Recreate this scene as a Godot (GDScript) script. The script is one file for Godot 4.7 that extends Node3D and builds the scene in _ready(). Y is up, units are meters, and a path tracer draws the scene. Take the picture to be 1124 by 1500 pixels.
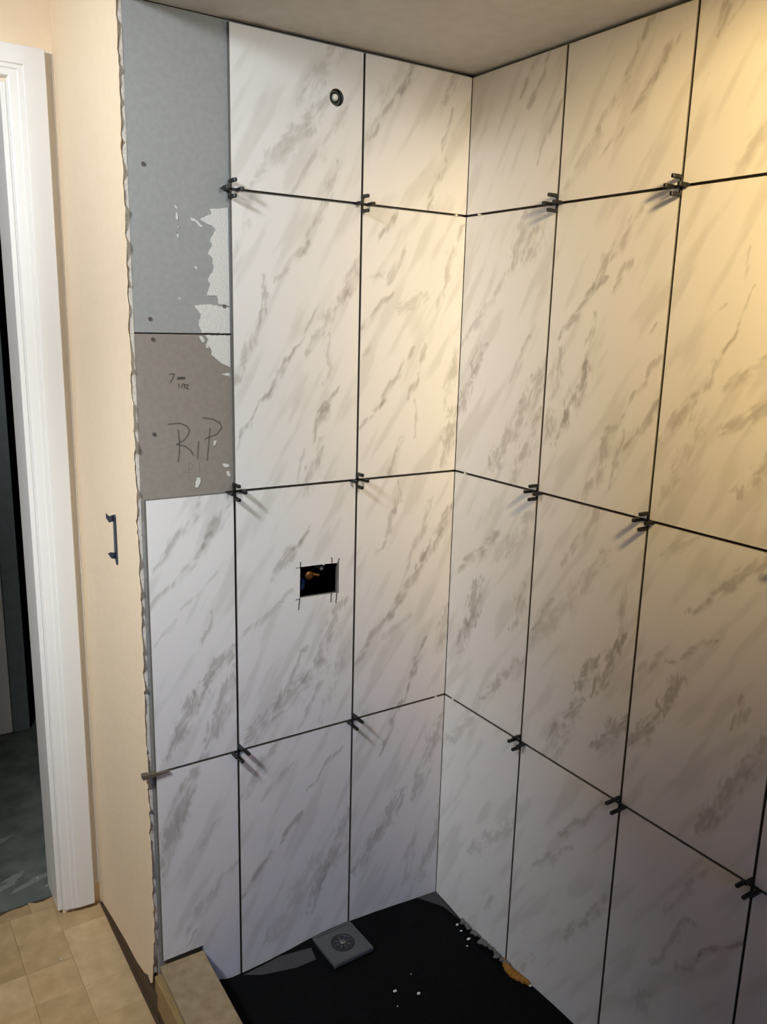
extends Node3D
# A half-tiled shower corner: marble-look tiles on two walls, cement board, beige return wall, white door casing.

const H1 := 0.61404      # heights of the three horizontal joints
const H2 := 1.22664
const H3 := 1.83924
const TOP := 2.1475      # shower ceiling
const FLOOR := -0.03     # bathroom floor
const J := 0.0019        # half a joint
const XS := [-0.79352, -0.59988, -0.29208, 0.0]
const ZS := [0.0, 0.30085, 0.60865, 0.91645, 1.22425]

var rng := RandomNumberGenerator.new()
var mats := {}

# marble veins of every tile, in millimetres from the tile's lower left corner: x, y, x, y, width, strength in percent
const VEINS := {
	"b00": [74,594,8,432,31,35,134,471,104,428,20,20,160,330,64,227,28,25,70,200,48,170,7,30,51,521,13,371,19,20],
	"b01": [117,594,25,479,17,35,175,569,128,510,24,40,128,510,9,380,14,30,132,419,13,302,9,20,170,250,107,180,31,40,107,180,36,51,31,40,183,191,109,9,32,35,131,339,116,281,9,30],
	"b10": [90,630,13,515,28,30,258,559,192,491,12,40,144,402,18,270,17,45,128,557,58,501,18,20,287,353,195,158,41,30,194,277,87,117,48,20,245,241,203,163,12,35],
	"b11": [180,508,143,471,10,40,143,471,91,409,20,35,179,603,172,583,14,30,121,356,18,283,17,25,261,296,190,154,29,35,190,154,37,34,50,30,159,198,90,73,18,35,283,187,223,39,23,20,222,139,159,32,15,30],
	"b12": [229,636,165,513,10,30,165,513,107,450,14,25,66,439,55,362,12,35,55,362,13,251,23,30,193,384,128,288,7,30,128,288,80,212,17,40,80,212,11,105,9,40,299,498,249,405,26,30,249,405,183,307,30,30,233,318,217,239,10,25,247,209,218,169,13,40,218,169,190,94,13,35,213,88,179,13,21,35,32,547,16,494,9,15,162,71,151,10,10,20],
	"b13": [225,281,161,197,30,25,206,188,98,88,29,30,161,117,54,25,23,22,247,161,148,13,18,20,241,67,215,-3,12,25],
	"b20": [133,624,90,528,13,50,269,548,199,376,37,30,132,363,35,222,45,35,204,241,180,113,19,20,292,293,240,109,30,20],
	"b21": [120,589,114,531,9,35,114,531,66,434,12,30,267,500,199,386,34,40,199,386,105,269,24,35,105,269,13,164,20,30,209,155,150,21,12,50,160,244,98,209,25,25,211,521,154,377,16,25,281,239,267,144,27,25],
	"b22": [84,600,55,550,14,40,111,525,76,459,19,30,72,419,7,353,14,35,166,423,110,391,34,25,133,288,61,174,11,35,61,174,6,124,12,40,185,299,143,199,13,35,277,582,260,540,12,35,247,524,230,456,24,30,225,441,207,393,15,20,282,321,252,179,25,25,157,171,154,101,11,25,121,81,85,12,15,35,275,134,240,12,38,35,26,308,8,288,16,25,58,468,22,461,16,20],
	"b23": [120,300,86,233,15,40,86,233,23,145,12,35,91,295,9,143,26,15,232,215,204,140,18,35,214,105,171,10,14,35,244,292,207,240,22,25],
	"r00": [106,610,13,500,24,25,274,396,146,253,34,25,237,161,206,113,18,25],
	"r01": [158,475,40,370,23,40,112,343,86,241,38,40,86,241,44,147,34,40,271,374,249,279,19,30,277,200,169,73,25,35,283,560,193,440,37,25],
	"r02": [200,592,171,511,29,30,247,559,217,508,40,30,172,492,24,334,23,25,80,303,52,254,33,40,234,327,204,251,13,20,293,269,161,64,42,35,285,164,215,19,29,35,34,212,10,155,30,40],
	"r03": [248,301,204,217,15,35,192,271,168,233,16,35,285,186,235,95,12,35],
	"r10": [266,612,157,485,17,30,161,442,73,341,24,25,283,383,200,242,22,30,86,93,49,39,28,30],
	"r11": [186,627,101,486,23,30,269,448,259,330,21,30,258,343,215,220,22,50,200,282,165,207,24,50,185,488,10,264,40,20,169,167,97,71,25,45,298,195,235,106,30,40,58,371,17,302,13,25,141,91,83,13,35,20],
	"r12": [211,571,171,507,19,30,149,514,126,450,15,35,127,445,35,348,13,40,201,485,171,438,19,30,120,373,107,276,17,40,107,276,77,180,29,50,69,179,41,121,22,40,32,295,21,149,31,30,301,319,226,207,11,35,306,225,248,143,15,40,190,146,141,27,27,35,226,151,207,57,13,30,281,370,270,354,9,35],
	"r13": [204,304,185,254,17,35,268,256,231,204,22,35,231,204,182,154,17,35,181,248,108,140,20,25,150,109,115,79,10,30,94,114,30,40,27,20],
	"r20": [198,596,143,481,21,25,180,466,123,348,18,30,303,514,225,437,12,45,218,433,185,374,15,35,119,259,94,203,32,20],
	"r21": [252,602,137,483,23,40,164,417,87,354,12,40,99,316,78,258,32,45,62,220,10,151,28,45,242,333,231,277,14,30,65,365,15,309,16,25,285,267,202,76,34,35,97,597,42,555,18,20],
	"r22": [149,492,139,452,9,25,164,420,118,325,9,35,118,325,65,191,10,30,59,236,12,163,22,30,206,320,137,268,19,30,205,236,146,195,29,35,88,199,31,58,28,20,229,153,193,93,28,40,113,406,105,399,8,30],
	"r23": [50,274,34,235,16,30,79,267,58,246,12,25,25,172,18,156,6,25,153,77,102,10,26,20]
}


func _ready():
	rng.seed = 7
	# ---- camera
	var cam := Camera3D.new()
	cam.name = "camera"
	var yaw := 0.586055
	var pitch := -0.224795
	var roll := 0.026416
	var f := Vector3(sin(yaw) * cos(pitch), sin(pitch), -cos(yaw) * cos(pitch))
	var r := f.cross(Vector3.UP).normalized()
	var u := r.cross(f)
	var r2 := r * cos(roll) + u * sin(roll)
	var u2 := u * cos(roll) - r * sin(roll)
	cam.transform = Transform3D(Basis(r2, u2, -f), Vector3(-1.30065, 1.59026, 1.63658))
	cam.fov = rad_to_deg(2.0 * atan(750.0 / 1218.775))
	cam.near = 0.02
	add_child(cam)
	cam.current = true
	# ---- sky, exposure
	var env := Environment.new()
	var sky := Sky.new()
	var psm := ProceduralSkyMaterial.new()
	psm.sky_top_color = Color(0.30, 0.50, 0.86)
	psm.sky_horizon_color = Color(0.50, 0.68, 0.95)
	psm.ground_bottom_color = Color(0.20, 0.21, 0.22)
	psm.ground_horizon_color = Color(0.50, 0.68, 0.95)
	psm.sky_energy_multiplier = SKY
	psm.ground_energy_multiplier = SKY
	sky.sky_material = psm
	env.background_mode = Environment.BG_SKY
	env.sky = sky
	env.ambient_light_source = Environment.AMBIENT_SOURCE_DISABLED
	env.tonemap_mode = Environment.TONE_MAPPER_LINEAR
	env.tonemap_exposure = EXPOSURE
	env.sdfgi_enabled = true
	env.ssao_enabled = true
	env.ssil_enabled = true
	var we := WorldEnvironment.new()
	we.name = "world_environment"
	we.environment = env
	add_child(we)
	# ---- the place
	make_materials()
	build_shell()
	build_door()
	build_added_leaf()
	build_hall()
	build_back_wall()
	build_right_wall()
	build_left_wall()
	build_floor()
	build_pan()
	build_curb()
	build_spacers()
	build_fittings()
	build_lamps()

const SKY := 3.2
const EXPOSURE := 1.0
const LEFT_HIGH := Vector3(2.4, 2.58, 2.85)    # linear red, green, blue of each unseen lamp
const LEFT_LOW := Vector3(3.0, 3.3, 3.6)
const RIGHT_WARM := Vector3(3.65, 2.6, 1.15)
const RIGHT_PALE := Vector3(0.92, 1.1, 1.24)


# ------------------------------------------------------------------ helpers
func mesh_node(called: String, mesh: Mesh, m: Material, parent: Node) -> MeshInstance3D:
	var o := MeshInstance3D.new()
	o.name = called
	o.mesh = mesh
	if m:
		o.material_override = m
	parent.add_child(o, true)
	return o


func begin() -> SurfaceTool:
	var st := SurfaceTool.new()
	st.begin(Mesh.PRIMITIVE_TRIANGLES)
	st.set_smooth_group(-1)
	return st


func obj(called: String, st: SurfaceTool, m: Material, parent: Node) -> MeshInstance3D:
	st.generate_normals()
	return mesh_node(called, st.commit(), m, parent)


func tri(st: SurfaceTool, a: Vector3, b: Vector3, c: Vector3, n: Vector3):
	if (b - a).cross(c - a).dot(n) > 0.0:
		st.add_vertex(a); st.add_vertex(c); st.add_vertex(b)
	else:
		st.add_vertex(a); st.add_vertex(b); st.add_vertex(c)


func quad(st: SurfaceTool, a: Vector3, b: Vector3, c: Vector3, d: Vector3, n: Vector3):
	tri(st, a, b, c, n)
	tri(st, a, c, d, n)


# a box from corner to corner, its edges chamfered by e
func add_box(st: SurfaceTool, lo: Vector3, hi: Vector3, e := 0.0, xf := Transform3D.IDENTITY):
	var cen := (lo + hi) / 2
	var h := (hi - lo) / 2
	e = min(e, min(h.x, min(h.y, h.z)) * 0.9)
	for ax in 3:
		var b1 := (ax + 1) % 3
		var b2 := (ax + 2) % 3
		for s in [-1.0, 1.0]:
			var n := Vector3.ZERO
			n[ax] = s
			var p := []
			for k in [[-1, -1], [1, -1], [1, 1], [-1, 1]]:
				var v := Vector3.ZERO
				v[ax] = s * h[ax]
				v[b1] = k[0] * (h[b1] - e)
				v[b2] = k[1] * (h[b2] - e)
				p.append(xf * (cen + v))
			quad(st, p[0], p[1], p[2], p[3], xf.basis * n)
	if e <= 0.0:
		return
	for ax in 3:
		var b1 := (ax + 1) % 3
		var b2 := (ax + 2) % 3
		for s1 in [-1.0, 1.0]:
			for s2 in [-1.0, 1.0]:
				var p := []
				for k in [[-1.0, 0], [1.0, 0], [1.0, 1], [-1.0, 1]]:
					var v := Vector3.ZERO
					v[ax] = k[0] * (h[ax] - e)
					v[b1] = s1 * (h[b1] - (e if k[1] == 0 else 0.0))
					v[b2] = s2 * (h[b2] - (0.0 if k[1] == 0 else e))
					p.append(xf * (cen + v))
				var n := Vector3.ZERO
				n[b1] = s1
				n[b2] = s2
				quad(st, p[0], p[1], p[2], p[3], xf.basis * n)
	for sx in [-1.0, 1.0]:
		for sy in [-1.0, 1.0]:
			for sz in [-1.0, 1.0]:
				var s := Vector3(sx, sy, sz)
				var a := Vector3(sx * h.x, sy * (h.y - e), sz * (h.z - e))
				var b := Vector3(sx * (h.x - e), sy * h.y, sz * (h.z - e))
				var c := Vector3(sx * (h.x - e), sy * (h.y - e), sz * h.z)
				tri(st, xf * (cen + a), xf * (cen + b), xf * (cen + c), xf.basis * s)


# a slab with rectangular holes, made of the cells between their edges; axes a, b span it, the third is its depth
func add_holed(st: SurfaceTool, lo: Vector3, hi: Vector3, a: int, b: int, holes: Array):
	var us := [lo[a], hi[a]]
	var vs := [lo[b], hi[b]]
	for h in holes:
		us.append_array([h.position.x, h.end.x])
		vs.append_array([h.position.y, h.end.y])
	us.sort()
	vs.sort()
	for i in us.size() - 1:
		for k in vs.size() - 1:
			if us[i + 1] - us[i] < 1e-5 or vs[k + 1] - vs[k] < 1e-5:
				continue
			var mid := Vector2((us[i] + us[i + 1]) / 2, (vs[k] + vs[k + 1]) / 2)
			var open := false
			for h in holes:
				open = open or h.has_point(mid)
			if open:
				continue
			var l := lo
			var t := hi
			l[a] = us[i]; t[a] = us[i + 1]
			l[b] = vs[k]; t[b] = vs[k + 1]
			add_box(st, l, t)


# a tube of radius r0 to r1 between two points, closed at both ends
func add_tube(st: SurfaceTool, p0: Vector3, p1: Vector3, r0: float, r1: float, n := 12):
	var d := (p1 - p0).normalized()
	var x := d.cross(Vector3.UP if absf(d.y) < 0.9 else Vector3.RIGHT).normalized()
	var y := d.cross(x)
	for i in n:
		var a0 := TAU * i / n
		var a1 := TAU * (i + 1) / n
		var c0 := x * cos(a0) + y * sin(a0)
		var c1 := x * cos(a1) + y * sin(a1)
		quad(st, p0 + c0 * r0, p0 + c1 * r0, p1 + c1 * r1, p1 + c0 * r1, c0 + c1)
		tri(st, p0, p0 + c0 * r0, p0 + c1 * r0, -d)
		tri(st, p1, p1 + c0 * r1, p1 + c1 * r1, d)


# profile points (radius, height) turned about an axis through at
func add_lathe(st: SurfaceTool, at: Vector3, axis: Vector3, prof: Array, n := 24):
	var d := axis.normalized()
	var x := d.cross(Vector3.UP if absf(d.y) < 0.9 else Vector3.RIGHT).normalized()
	var y := d.cross(x)
	for k in prof.size() - 1:
		var p: Vector2 = prof[k]
		var q: Vector2 = prof[k + 1]
		for i in n:
			var a0 := TAU * i / n
			var a1 := TAU * (i + 1) / n
			var c0 := x * cos(a0) + y * sin(a0)
			var c1 := x * cos(a1) + y * sin(a1)
			var nn := (c0 + c1).normalized() * (q.y - p.y) - d * (q.x - p.x)
			var A := at + d * p.y + c0 * p.x
			var B := at + d * p.y + c1 * p.x
			var C := at + d * q.y + c1 * q.x
			var D := at + d * q.y + c0 * q.x
			if p.x > 1e-6:
				tri(st, A, B, C, nn)
			if q.x > 1e-6:
				tri(st, A, C, D, nn)


# a flat outline pushed to a depth: frame maps (x, y, depth)
func add_prism(st: SurfaceTool, poly: PackedVector2Array, d0: float, d1: float, frame: Transform3D):
	var idx := Geometry2D.triangulate_polygon(poly)
	var nz := frame.basis.z * signf(d1 - d0)
	for i in range(0, idx.size(), 3):
		var p := []
		for k in 3:
			p.append(poly[idx[i + k]])
		tri(st, frame * Vector3(p[0].x, p[0].y, d1), frame * Vector3(p[1].x, p[1].y, d1), frame * Vector3(p[2].x, p[2].y, d1), nz)
		tri(st, frame * Vector3(p[0].x, p[0].y, d0), frame * Vector3(p[1].x, p[1].y, d0), frame * Vector3(p[2].x, p[2].y, d0), -nz)
	var s := -1.0 if Geometry2D.is_polygon_clockwise(poly) else 1.0
	for i in poly.size():
		var a := poly[i]
		var b := poly[(i + 1) % poly.size()]
		var n2 := Vector2(b.y - a.y, a.x - b.x) * s
		quad(st, frame * Vector3(a.x, a.y, d0), frame * Vector3(b.x, b.y, d0), frame * Vector3(b.x, b.y, d1), frame * Vector3(a.x, a.y, d1), frame.basis * Vector3(n2.x, n2.y, 0))


# a lump: a squashed, uneven little stone
func add_lump(st: SurfaceTool, at: Vector3, size: Vector3, n := 7):
	var rings := [[-0.9, 0.35], [-0.2, 1.0], [0.45, 0.8], [0.95, 0.25]]
	var pts := []
	for ring in rings:
		var row := []
		for i in n:
			var a: float = TAU * i / n
			var k: float = ring[1] * rng.randf_range(0.75, 1.2)
			row.append(at + Vector3(cos(a) * k * size.x, ring[0] * size.y, sin(a) * k * size.z))
		pts.append(row)
	var lo := at - Vector3(0, size.y, 0)
	var hi := at + Vector3(0, size.y, 0)
	for i in n:
		var j := (i + 1) % n
		tri(st, lo, pts[0][i], pts[0][j], Vector3.DOWN)
		tri(st, hi, pts[3][i], pts[3][j], Vector3.UP)
		for k in 3:
			var c: Vector3 = (pts[k][i] + pts[k + 1][j]) / 2 - at
			quad(st, pts[k][i], pts[k][j], pts[k + 1][j], pts[k + 1][i], c)


func thing(called: String, label: String, category: String, at := Vector3.ZERO, group := "") -> Node3D:
	var o := Node3D.new()
	o.name = called
	o.position = at
	add_child(o, true)
	tag(o, label, category, group)
	return o


func tag(o: Node, label: String, category: String, group := ""):
	o.set_meta("label", label)
	o.set_meta("category", category)
	if group:
		o.set_meta("group", group)


func struct(o: Node, label := "", category := ""):
	o.set_meta("kind", "structure")
	if label:
		o.set_meta("label", label)
		o.set_meta("category", category)


# ------------------------------------------------------------------ materials
func plain(c: Color, rough := 0.8, metal := 0.0) -> StandardMaterial3D:
	var m := StandardMaterial3D.new()
	m.albedo_color = c
	m.roughness = rough
	m.metallic = metal
	return m


# a mottled material: colours a to b by noise, in world space
func mottled(a: Color, b: Color, freq: float, rough: float, bump := 0.0, seed_ := 1, scale := 1.0) -> StandardMaterial3D:
	var m := StandardMaterial3D.new()
	var n := FastNoiseLite.new()
	n.seed = seed_
	n.noise_type = FastNoiseLite.TYPE_SIMPLEX_SMOOTH
	n.frequency = freq
	n.fractal_octaves = 5
	var t := NoiseTexture2D.new()
	t.width = 512
	t.height = 512
	t.seamless = true
	t.noise = n
	var g := Gradient.new()
	g.set_color(0, a)
	g.set_color(1, b)
	t.color_ramp = g
	m.albedo_texture = t
	m.roughness = rough
	m.uv1_triplanar = true
	m.uv1_world_triplanar = true
	m.uv1_scale = Vector3.ONE * scale
	if bump > 0.0:
		var t2 := NoiseTexture2D.new()
		t2.width = 512
		t2.height = 512
		t2.seamless = true
		t2.noise = n
		t2.as_normal_map = true
		t2.bump_strength = 4.0
		m.normal_enabled = true
		m.normal_texture = t2
		m.normal_scale = bump
	return m


func make_materials():
	mats.beige = mottled(Color(0.895, 0.805, 0.675), Color(0.907, 0.817, 0.69), 0.02, 0.75, 0.15, 3, 2.0)
	mats.ceiling = mottled(Color(0.80, 0.785, 0.76), Color(0.84, 0.825, 0.80), 0.02, 0.9, 0.15, 4, 2.0)
	mats.white = plain(Color(0.875, 0.855, 0.82), 0.4)
	mats.gypsum = mottled(Color(0.72, 0.69, 0.64), Color(0.84, 0.81, 0.76), 0.05, 0.95, 0.3, 5, 6.0)
	mats.paper = mottled(Color(0.32, 0.22, 0.13), Color(0.55, 0.40, 0.25), 0.05, 0.95, 0.3, 6, 6.0)
	mats.board = mottled(Color(0.53, 0.52, 0.49), Color(0.61, 0.60, 0.57), 0.04, 0.95, 0.25, 7, 4.0)
	mats.body = mottled(Color(0.33, 0.31, 0.28), Color(0.40, 0.375, 0.34), 0.05, 0.8, 0.1, 8, 6.0)  # grey-brown tile body, darkened to carry the shadow along tile edges
	mats.black = mottled(Color(0.03, 0.03, 0.034), Color(0.055, 0.055, 0.06), 0.03, 0.75, 0.3, 9, 4.0)
	mats.black.metallic_specular = 0.2
	mats.smudge = mottled(Color(0.16, 0.155, 0.16), Color(0.26, 0.25, 0.25), 0.04, 0.8, 0.3, 10, 8.0)
	mats.plastic = plain(Color(0.035, 0.035, 0.035), 0.45)
	mats.thinset = mottled(Color(0.76, 0.75, 0.72), Color(0.86, 0.85, 0.82), 0.05, 0.95, 0.5, 11, 8.0)
	mats.mortar = mottled(Color(0.34, 0.33, 0.31), Color(0.46, 0.45, 0.42), 0.05, 0.95, 0.5, 12, 8.0)
	mats.foam = mottled(Color(0.55, 0.36, 0.10), Color(0.68, 0.47, 0.16), 0.06, 0.7, 0.4, 13, 10.0)
	mats.pine = wood(Color(0.62, 0.52, 0.34), Color(0.53, 0.43, 0.26), 14)
	mats.plate = wood(Color(0.36, 0.27, 0.18), Color(0.26, 0.19, 0.12), 15)
	mats.shim = wood(Color(0.42, 0.37, 0.30), Color(0.32, 0.27, 0.21), 16)
	mats.cap = mottled(Color(0.50, 0.43, 0.32), Color(0.61, 0.54, 0.42), 0.012, 0.9, 0.3, 17, 4.0)
	mats.concrete = mottled(Color(0.31, 0.325, 0.295), Color(0.45, 0.46, 0.42), 0.012, 0.85, 0.4, 18, 1.5)
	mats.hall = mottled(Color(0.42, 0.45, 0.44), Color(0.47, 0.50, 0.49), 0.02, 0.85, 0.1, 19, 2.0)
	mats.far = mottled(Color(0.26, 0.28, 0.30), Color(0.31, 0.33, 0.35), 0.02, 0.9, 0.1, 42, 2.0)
	mats.steel = plain(Color(0.30, 0.34, 0.42), 0.35, 0.9)
	mats.screw = plain(Color(0.36, 0.34, 0.32), 0.6, 0.4)
	mats.chrome = plain(Color(0.62, 0.62, 0.60), 0.22, 1.0)
	mats.pipe = plain(Color(0.40, 0.42, 0.41), 0.35, 0.6)
	mats.smear = mottled(Color(0.42, 0.42, 0.39), Color(0.60, 0.59, 0.55), 0.05, 0.95, 0.5, 43, 8.0)
	mats.brass = plain(Color(0.60, 0.42, 0.24), 0.4, 0.9)
	mats.drain = mottled(Color(0.27, 0.27, 0.28), Color(0.34, 0.34, 0.35), 0.05, 0.55, 0.2, 20, 10.0)
	mats.drain_dark = plain(Color(0.15, 0.15, 0.17), 0.5)
	mats.blue = mottled(Color(0.05, 0.12, 0.28), Color(0.10, 0.22, 0.42), 0.03, 0.9, 0.3, 21, 8.0)
	mats.room = mottled(Color(0.62, 0.53, 0.41), Color(0.66, 0.57, 0.45), 0.02, 0.8, 0.15, 33, 2.0)  # walls out of view, kept darker to hold back bounced light
	mats.wedge = plain(Color(0.86, 0.85, 0.80), 0.5)
	mats.glass = plain(Color(0.95, 0.97, 1.0, 0.06), 0.02)
	mats.glass.transparency = BaseMaterial3D.TRANSPARENCY_ALPHA
	mats.vinyl = []
	for k in 4:
		var c0 := [Color(0.76, 0.63, 0.45), Color(0.70, 0.575, 0.40), Color(0.79, 0.665, 0.49), Color(0.735, 0.61, 0.43)]
		mats.vinyl.append(mottled(c0[k].darkened(0.10), c0[k].lightened(0.08), 0.012, 0.5, 0.08, 30 + k, 2.5))


func wood(a: Color, b: Color, seed_: int) -> StandardMaterial3D:
	var m := mottled(a, b, 0.02, 0.8, 0.2, seed_, 3.0)
	m.uv1_scale = Vector3(24, 24, 3)
	return m


# the marble print of one tile: streaks that lean to the right, and the veins listed for it
func marble(key: String, w: float, h: float, marks := []) -> StandardMaterial3D:
	var px := 0.00125
	var nx := int(ceil(w / px))
	var ny := int(ceil(h / px))
	var dens := PackedFloat32Array()
	dens.resize(nx * ny)
	var n1 := FastNoiseLite.new()
	n1.seed = key.hash() % 1000
	n1.frequency = 1.0
	n1.fractal_octaves = 2
	var n2 := FastNoiseLite.new()
	n2.seed = n1.seed + 1
	n2.frequency = 1.0
	n2.fractal_octaves = 2
	var ca := cos(1.05)
	var sa := sin(1.05)
	for j in ny:
		for i in nx:
			var x := i * px
			var y := j * px
			var along := x * ca + y * sa
			var across := x * sa - y * ca
			var v := n1.get_noise_2d(across * 17.0, along * 3.2) + 0.25 * n2.get_noise_2d(across * 48.0, along * 9.0)
			dens[j * nx + i] = 0.13 * smoothstep(0.0, 0.6, v)
	var list: Array = VEINS.get(key, [])
	for k in range(0, list.size(), 6):
		var a := Vector2(list[k], list[k + 1]) * 0.001
		var b := Vector2(list[k + 2], list[k + 3]) * 0.001
		var wd: float = list[k + 4] * 0.001
		var it: float = list[k + 5] * 0.01
		var pad := wd * 1.2 + 0.016
		var ext := (b - a) * 0.16
		a -= ext
		b += ext
		var ab := b - a
		var l2: float = max(ab.length_squared(), 1e-6)
		var dir := ab / sqrt(l2)
		for j in range(max(0, int((min(a.y, b.y) - pad) / px)), min(ny, int((max(a.y, b.y) + pad) / px))):
			for i in range(max(0, int((min(a.x, b.x) - pad) / px)), min(nx, int((max(a.x, b.x) + pad) / px))):
				var p := Vector2(i * px, j * px)
				var wx := n1.get_noise_2d(p.x * 16.0 + 7.0, p.y * 9.0)
				var wy := n2.get_noise_2d(p.x * 70.0 + 4.0, p.y * 36.0)
				var q := p + Vector2(wx * 0.017 + wy * wd * 0.45, wy * 0.006)
				var t := clampf((q - a).dot(ab) / l2, 0.0, 1.0)
				var off := q - a - ab * t
				var side := off.cross(ab) / sqrt(l2)
				var d := off.length() / (wd * 0.62 * (0.35 + 0.65 * sin(PI * (0.1 + 0.8 * t))))
				# a vein is a bundle of thin streaks, crisper along one edge
				var st := n2.get_noise_2d((p.x * dir.y - p.y * dir.x) * 85.0 + wx * 1.2, (p.x * dir.x + p.y * dir.y) * 14.0)
				var g := exp(-d * d * (1.9 if side > 0.0 else 0.7)) * (0.72 + 0.55 * n1.get_noise_2d(p.x * 24.0, p.y * 17.0 + 9.0)) + st * 0.5 * exp(-d * d * 0.45)
				var s := it * 0.95 * smoothstep(0.05, 1.0, g)
				if s > 0.0:
					var o := j * nx + i
					dens[o] = 1.0 - (1.0 - dens[o]) * (1.0 - s)
	for m in marks:      # pencil lines round a cut-out
		var a2: Vector2 = m[0]
		var b2: Vector2 = m[1]
		var steps := int((b2 - a2).length() / (px * 0.4)) + 1
		for k in steps + 1:
			var p2 := a2.lerp(b2, float(k) / steps)
			for dx in 2:
				var i2 := int(p2.x / px) + dx
				var j2 := int(p2.y / px)
				if i2 >= 0 and i2 < nx and j2 >= 0 and j2 < ny:
					dens[j2 * nx + i2] = max(dens[j2 * nx + i2], 1.25)
	var img := Image.create(nx, ny, false, Image.FORMAT_RGB8)
	var base := Color(0.875, 0.862, 0.84)
	var vein := Color(0.49, 0.455, 0.41)
	var ink := Color(0.16, 0.15, 0.15)
	for j in ny:
		for i in nx:
			var d2 := dens[j * nx + i]
			img.set_pixel(i, ny - 1 - j, ink if d2 > 1.1 else base.lerp(vein, min(d2, 0.75)))
	img.generate_mipmaps()
	var mat := StandardMaterial3D.new()
	mat.albedo_texture = ImageTexture.create_from_image(img)
	mat.roughness = 0.38
	return mat


# ------------------------------------------------------------------ tiles
# frame maps (s, height, depth out of the wall); poly runs round the tile in metres from its lower left corner
func make_tile(key: String, poly: PackedVector2Array, frame: Transform3D, parent: Node, hole := PackedVector2Array(), marks := []) -> MeshInstance3D:
	var w := 0.0
	var h := 0.0
	for p in poly:
		w = max(w, p.x)
		h = max(h, p.y)
	var e := 0.0009
	var inner := PackedVector2Array()
	for i in poly.size():
		var a := poly[(i + poly.size() - 1) % poly.size()]
		var b := poly[i]
		var c := poly[(i + 1) % poly.size()]
		var d0 := (b - a).normalized()
		var d1 := (c - b).normalized()
		inner.append(b + Vector2(-d0.y, d0.x) * e + Vector2(-d1.y, d1.x) * e)   # runs counter-clockwise, square corners
	var front := begin()
	front.set_smooth_group(-1)
	var nz := frame.basis.z
	var put := func(a: Vector2, b: Vector2, c: Vector2, z: float):
		var ps := [a, b, c]
		if (b - a).cross(c - a) > 0.0:
			ps = [a, c, b]
		for p in ps:
			front.set_uv(Vector2(p.x / w, 1.0 - p.y / h))
			front.set_normal(nz)
			front.add_vertex(frame * Vector3(p.x, p.y, z))
	if hole.is_empty():
		var idx := Geometry2D.triangulate_polygon(inner)
		for i in range(0, idx.size(), 3):
			put.call(inner[idx[i]], inner[idx[i + 1]], inner[idx[i + 2]], 0.0)
	else:
		var cen := Vector2.ZERO
		for p in hole:
			cen += p / hole.size()
		var angles := []
		for p in hole:
			angles.append((p - cen).angle())
		for p in inner:
			angles.append((p - cen).angle())
		angles.sort()
		for i in angles.size():
			var a0: float = angles[i]
			var a1: float = angles[(i + 1) % angles.size()]
			var i0 := cast(cen, a0, hole)
			var i1 := cast(cen, a1, hole)
			var o0 := cast(cen, a0, inner)
			var o1 := cast(cen, a1, inner)
			put.call(i0, o0, o1, 0.0)
			put.call(i0, o1, i1, 0.0)
	var mesh := front.commit()
	var side := begin()
	for i in poly.size():
		var a := poly[i]
		var b := poly[(i + 1) % poly.size()]
		var n2 := frame.basis * Vector3(b.y - a.y, a.x - b.x, 0)
		var ia := inner[i]
		var ib := inner[(i + 1) % poly.size()]
		quad(side, frame * Vector3(ia.x, ia.y, 0), frame * Vector3(ib.x, ib.y, 0), frame * Vector3(b.x, b.y, -e), frame * Vector3(a.x, a.y, -e), n2.normalized() + nz)
		quad(side, frame * Vector3(a.x, a.y, -e), frame * Vector3(b.x, b.y, -e), frame * Vector3(b.x, b.y, -0.009), frame * Vector3(a.x, a.y, -0.009), n2)
	for i in hole.size():
		var a := hole[i]
		var b := hole[(i + 1) % hole.size()]
		var mid := (a + b) / 2
		var cen2 := Vector2.ZERO
		for p in hole:
			cen2 += p / hole.size()
		quad(side, frame * Vector3(a.x, a.y, 0), frame * Vector3(b.x, b.y, 0), frame * Vector3(b.x, b.y, -0.009), frame * Vector3(a.x, a.y, -0.009), frame.basis * Vector3(cen2.x - mid.x, cen2.y - mid.y, 0))
	side.generate_normals()
	mesh = side.commit(mesh)
	var o := mesh_node("tile", mesh, null, parent)
	o.set_surface_override_material(0, marble(key, w, h, marks))
	o.set_surface_override_material(1, mats.body)
	return o


func cast(cen: Vector2, ang: float, poly: PackedVector2Array) -> Vector2:
	var far := cen + Vector2.from_angle(ang) * 5.0
	var best := far
	for i in poly.size():
		var hit = Geometry2D.segment_intersects_segment(cen, far, poly[i] , poly[(i + 1) % poly.size()])
		if hit != null and cen.distance_to(hit) < cen.distance_to(best):
			best = hit
	if best == far:
		for p in poly:
			if absf(angle_difference((p - cen).angle(), ang)) < 1e-4:
				best = p
	return best


func rect(w: float, h: float) -> PackedVector2Array:
	return PackedVector2Array([Vector2(0, 0), Vector2(w, 0), Vector2(w, h), Vector2(0, h)])


func row_edges(r: int) -> Vector2:
	var lows := [-0.022, H1 + J, H2 + J, H3 + J]
	var highs := [H1 - J, H2 - J, H3 - J, TOP - 0.0065]
	return Vector2(lows[r], highs[r])


const VALVE := Rect2(-0.4405, 0.959, 0.099, 0.073)
const HOLE := Vector2(-0.3590, 2.0435)


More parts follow.
